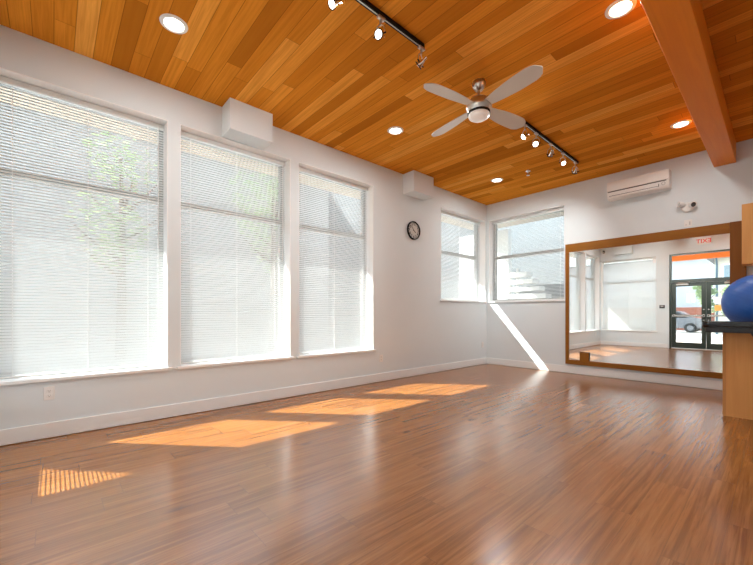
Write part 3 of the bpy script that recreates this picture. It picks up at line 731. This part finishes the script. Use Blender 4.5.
def tree(name, label, loc, h, rad, mat, n, seed, grp=None):
    rnd = random.Random(seed)
    r = thing(name, label, 'tree', loc, 0, grp)
    mb = MB(); mb.tube([(0, 0, 0), (0.05, 0.02, h * 0.3), (-0.03, 0.04, h * 0.55), (0.02, 0, h * 0.85)], [0.13, 0.10, 0.07, 0.03], 10)
    for k in range(6):
        a = rnd.uniform(0, 2 * PI); z0 = h * rnd.uniform(0.35, 0.65); L = rad * rnd.uniform(0.5, 0.8)
        mb.tube([(0, 0, z0), (L * 0.5 * math.cos(a), L * 0.5 * math.sin(a), z0 + L * 0.4), (L * math.cos(a), L * math.sin(a), z0 + L * 0.9)], [0.05, 0.035, 0.015], 6)
    mb.build('trunk', M['bark'], r, None, True)
    blobs = []
    for k in range(14):
        a = rnd.uniform(0, 2 * PI); q = rnd.uniform(0, 0.7) * rad
        blobs.append((Vector((q * math.cos(a), q * math.sin(a), h * rnd.uniform(0.45, 0.88))), rad * rnd.uniform(0.32, 0.55)))
    verts, faces = [], []
    for i in range(n):
        c, q = blobs[i % len(blobs)]
        d = Vector((rnd.gauss(0, 1), rnd.gauss(0, 1), rnd.gauss(0, 1))).normalized() * q * rnd.uniform(0.55, 1.0)
        p = c + d; s = rnd.uniform(0.07, 0.13)
        a = Vector((rnd.gauss(0, 1), rnd.gauss(0, 1), rnd.gauss(0, 1))).normalized(); b = a.orthogonal().normalized()
        k = len(verts); verts += [p + a * s, p + b * s * 0.5, p - a * s, p - b * s * 0.5]; faces.append((k, k + 1, k + 2, k + 3))
    me = bpy.data.meshes.new('foliage'); me.from_pydata(verts, [], faces); me.materials.append(mat)
    o = bpy.data.objects.new('foliage', me); COL.objects.link(o); o.parent = r
tree('street_tree', 'leafy tree outside the tall window nearest the camera', (-11.5, 1.3, GZ), 6.2, 1.35, M['leafb'], 520, 1)
tree('street_tree', 'leafy tree outside the middle tall window', (-10.8, 5.2, GZ), 6.4, 1.4, M['leafb'], 600, 2)
tree('street_tree', 'young green tree outside the left door leaf, seen in the mirror', (-2.75, -13.4, GZ), 3.3, 0.6, M['leafb'], 700, 3)
tree('street_tree', 'young green tree outside the right door leaf, seen in the mirror', (-1.50, -9.6, GZ), 2.7, 0.6, M['leafb'], 700, 4)

def house(name, label, x0, x1, y0, y1, h, wallm, wins, roofh=1.0, pipe=None):
    r = thing(name, label, 'building', ((x0 + x1) / 2, y1, GZ)); off = ((x0 + x1) / 2, y1, GZ)
    mb = MB(); mb.box(x0, x1, y0, y1, GZ, h); mb.build('walls', wallm, r, off)
    mb = MB(); o = 0.35; ym = (y0 + y1) / 2
    m = Matrix(((0, 0, 1, 0), (1, 0, 0, 0), (0, 1, 0, 0), (0, 0, 0, 1)))
    mb.prism([(y0 - o, h), (y1 + o, h), (y1 + o, h + 0.08), (ym, h + roofh), (y0 - o, h + 0.08)], x0 - o, x1 + o, m); mb.build('roof', M['shingle'], r, off)
    mb = MB(); mb.box(x0 - o, x1 + o, y1 + o, y1 + o + 0.12, h - 0.02, h + 0.12); mb.build('gutter', M['gutter'], r, off)
    if pipe is not None:
        mb = MB(); mb.tube([(pipe, y1 + o, h), (pipe, y1 + 0.06, h - 0.35), (pipe, y1 + 0.06, GZ)], 0.05, 8); mb.build('downpipe', M['gutter'], r, off)
    for (a, b, c, d) in wins:
        mb = MB()
        for q in ((a - 0.08, a, c - 0.08, d + 0.08), (b, b + 0.08, c - 0.08, d + 0.08), (a, b, c - 0.08, c), (a, b, d, d + 0.08)): mb.box(q[0], q[1], y1, y1 + 0.05, q[2], q[3])
        f = mb.build('window', M['trim'], r, off)
        mb = MB(); mb.box(a, b, y1, y1 + 0.02, c, d); mb.build('pane', M['winblue'], f, off)
house('neighbour_house', 'cream house with slate gutter across the street, seen in the mirror', -2.55, 6.0, -22.0, -15.0, 4.4, M['cream'], [(-2.15, -1.2, 3.0, 3.95), (-1.9, -0.9, 0.9, 2.2), (1.0, 2.2, 1.0, 2.4)], 1.4, -2.45)
house('neighbour_house', 'pale grey building beyond the street, left through the doors', -16.0, -3.6, -32.0, -24.0, 5.6, M['paleblue'], [(-8.0, -6.8, 1.0, 2.6)], 0.6)
mb = MB(); mb.box(-10.0, -3.0, -21.3, -21.0, GZ, 1.6); 
tag(mb.build('brick_wall', M['brick']), 'low red brick wall across the street, seen in the mirror', 'wall', kind='structure')
def car(label, loc, rotz):
    r = thing('parked_car', label, 'car', loc, rotz)
    prof = [(-2.1, 0.28), (-2.15, 0.62), (-2.0, 0.82), (-1.35, 0.92), (-0.7, 1.38), (0.75, 1.42), (1.45, 0.98), (2.05, 0.86), (2.15, 0.55), (2.1, 0.28)]
    m = Matrix(((1, 0, 0, 0), (0, 0, 1, 0), (0, 1, 0, 0), (0, 0, 0, 1)))
    mb = MB(); mb.prism(prof, -0.85, 0.85, m); bmesh.ops.bevel(mb.b, geom=list(mb.b.edges), offset=0.05, segments=2, affect='EDGES'); mb.build('car_body', M['carpaint'], r, None, True)
    mb = MB(); mb.prism([(-1.15, 0.95), (-0.66, 1.32), (-0.05, 1.34), (-0.05, 0.95)], -0.858, 0.858, m); mb.prism([(0.02, 0.95), (0.02, 1.34), (0.70, 1.35), (1.25, 0.97)], -0.858, 0.858, m); mb.build('side_windows', M['carglass'], r)
    for (wx, wy) in ((-1.3, -0.86), (-1.3, 0.86), (1.35, -0.86), (1.35, 0.86)):
        mb = MB(); m2 = Matrix.Translation((wx, wy - 0.1, 0.31)) @ Matrix.Rotation(-PI / 2, 4, 'X'); mb.lathe([(0, 0.02), (0.18, 0.0), (0.31, 0.0), (0.31, 0.2), (0.18, 0.2), (0, 0.18)], 24, m2); w = mb.build('wheel', M['tyre'], r, None, True)
        mb = MB(); mb.lathe([(0, -0.005), (0.17, -0.004), (0.17, 0.204), (0, 0.205)], 16, m2); mb.build('hubcap', M['carpaint'], w, None, True)
car('dark grey car parked across the street, seen in the mirror', (-5.2, -17.5, GZ), 0.0)
# building opposite the tall windows, raised tall to screen off the bright sky
house('neighbour_house', 'pale building opposite the tall windows, raised to hide the bright sky', -24.0, -17.0, -12.0, 40.0, 8.3, M['pale'], [], 0.2)

# ------------------------------------------------------------------ light
sun = bpy.data.lights.new('sun', 'SUN'); sun.energy = 18.0; sun.angle = math.radians(0.2); sun.color = (1.0, 0.97, 0.93)
so = bpy.data.objects.new('sun', sun); COL.objects.link(so)
so.rotation_euler = Vector((0, 0, -1)).rotation_difference(SUN).to_euler()
w = bpy.data.worlds.new('sky'); SC.world = w; w.use_nodes = True
nt = w.node_tree; nt.nodes.clear()
tc = nt.nodes.new('ShaderNodeTexCoord'); sp = nt.nodes.new('ShaderNodeSeparateXYZ'); nt.links.new(tc.outputs['Generated'], sp.inputs[0])
rp = nt.nodes.new('ShaderNodeValToRGB'); nt.links.new(sp.outputs[2], rp.inputs[0])
rp.color_ramp.elements[0].position = 0.0; rp.color_ramp.elements[0].color = (0.93, 0.97, 1.0, 1)
rp.color_ramp.elements[1].position = 0.9; rp.color_ramp.elements[1].color = (0.55, 0.74, 1.0, 1)
bg = nt.nodes.new('ShaderNodeBackground'); nt.links.new(rp.outputs[0], bg.inputs[0]); bg.inputs[1].default_value = 3.6
wo = nt.nodes.new('ShaderNodeOutputWorld'); nt.links.new(bg.outputs[0], wo.inputs[0])

# ------------------------------------------------------------------ camera
cam = bpy.data.cameras.new('camera'); cam.sensor_width = 36.0; cam.sensor_fit = 'HORIZONTAL'
cam.lens = 360.3 / 753 * 36.0; cam.shift_y = (314.0 - 282.5) / 753; cam.clip_start = 0.02
co = bpy.data.objects.new('camera', cam); COL.objects.link(co)
co.location = (0, 0, 1.1); co.rotation_euler = (PI / 2, 0, math.radians(48.1665))
SC.camera = co
vs = SC.view_settings; vs.view_transform = 'Standard'; vs.look = 'None'; vs.exposure = 0.33; vs.gamma = 1.0; vs.use_curve_mapping = False
try:
    cy = SC.cycles; cy.use_denoising = True; cy.max_bounces = 10; cy.diffuse_bounces = 6; cy.glossy_bounces = 5; cy.transparent_max_bounces = 24; cy.sample_clamp_indirect = 6.0
except Exception: pass
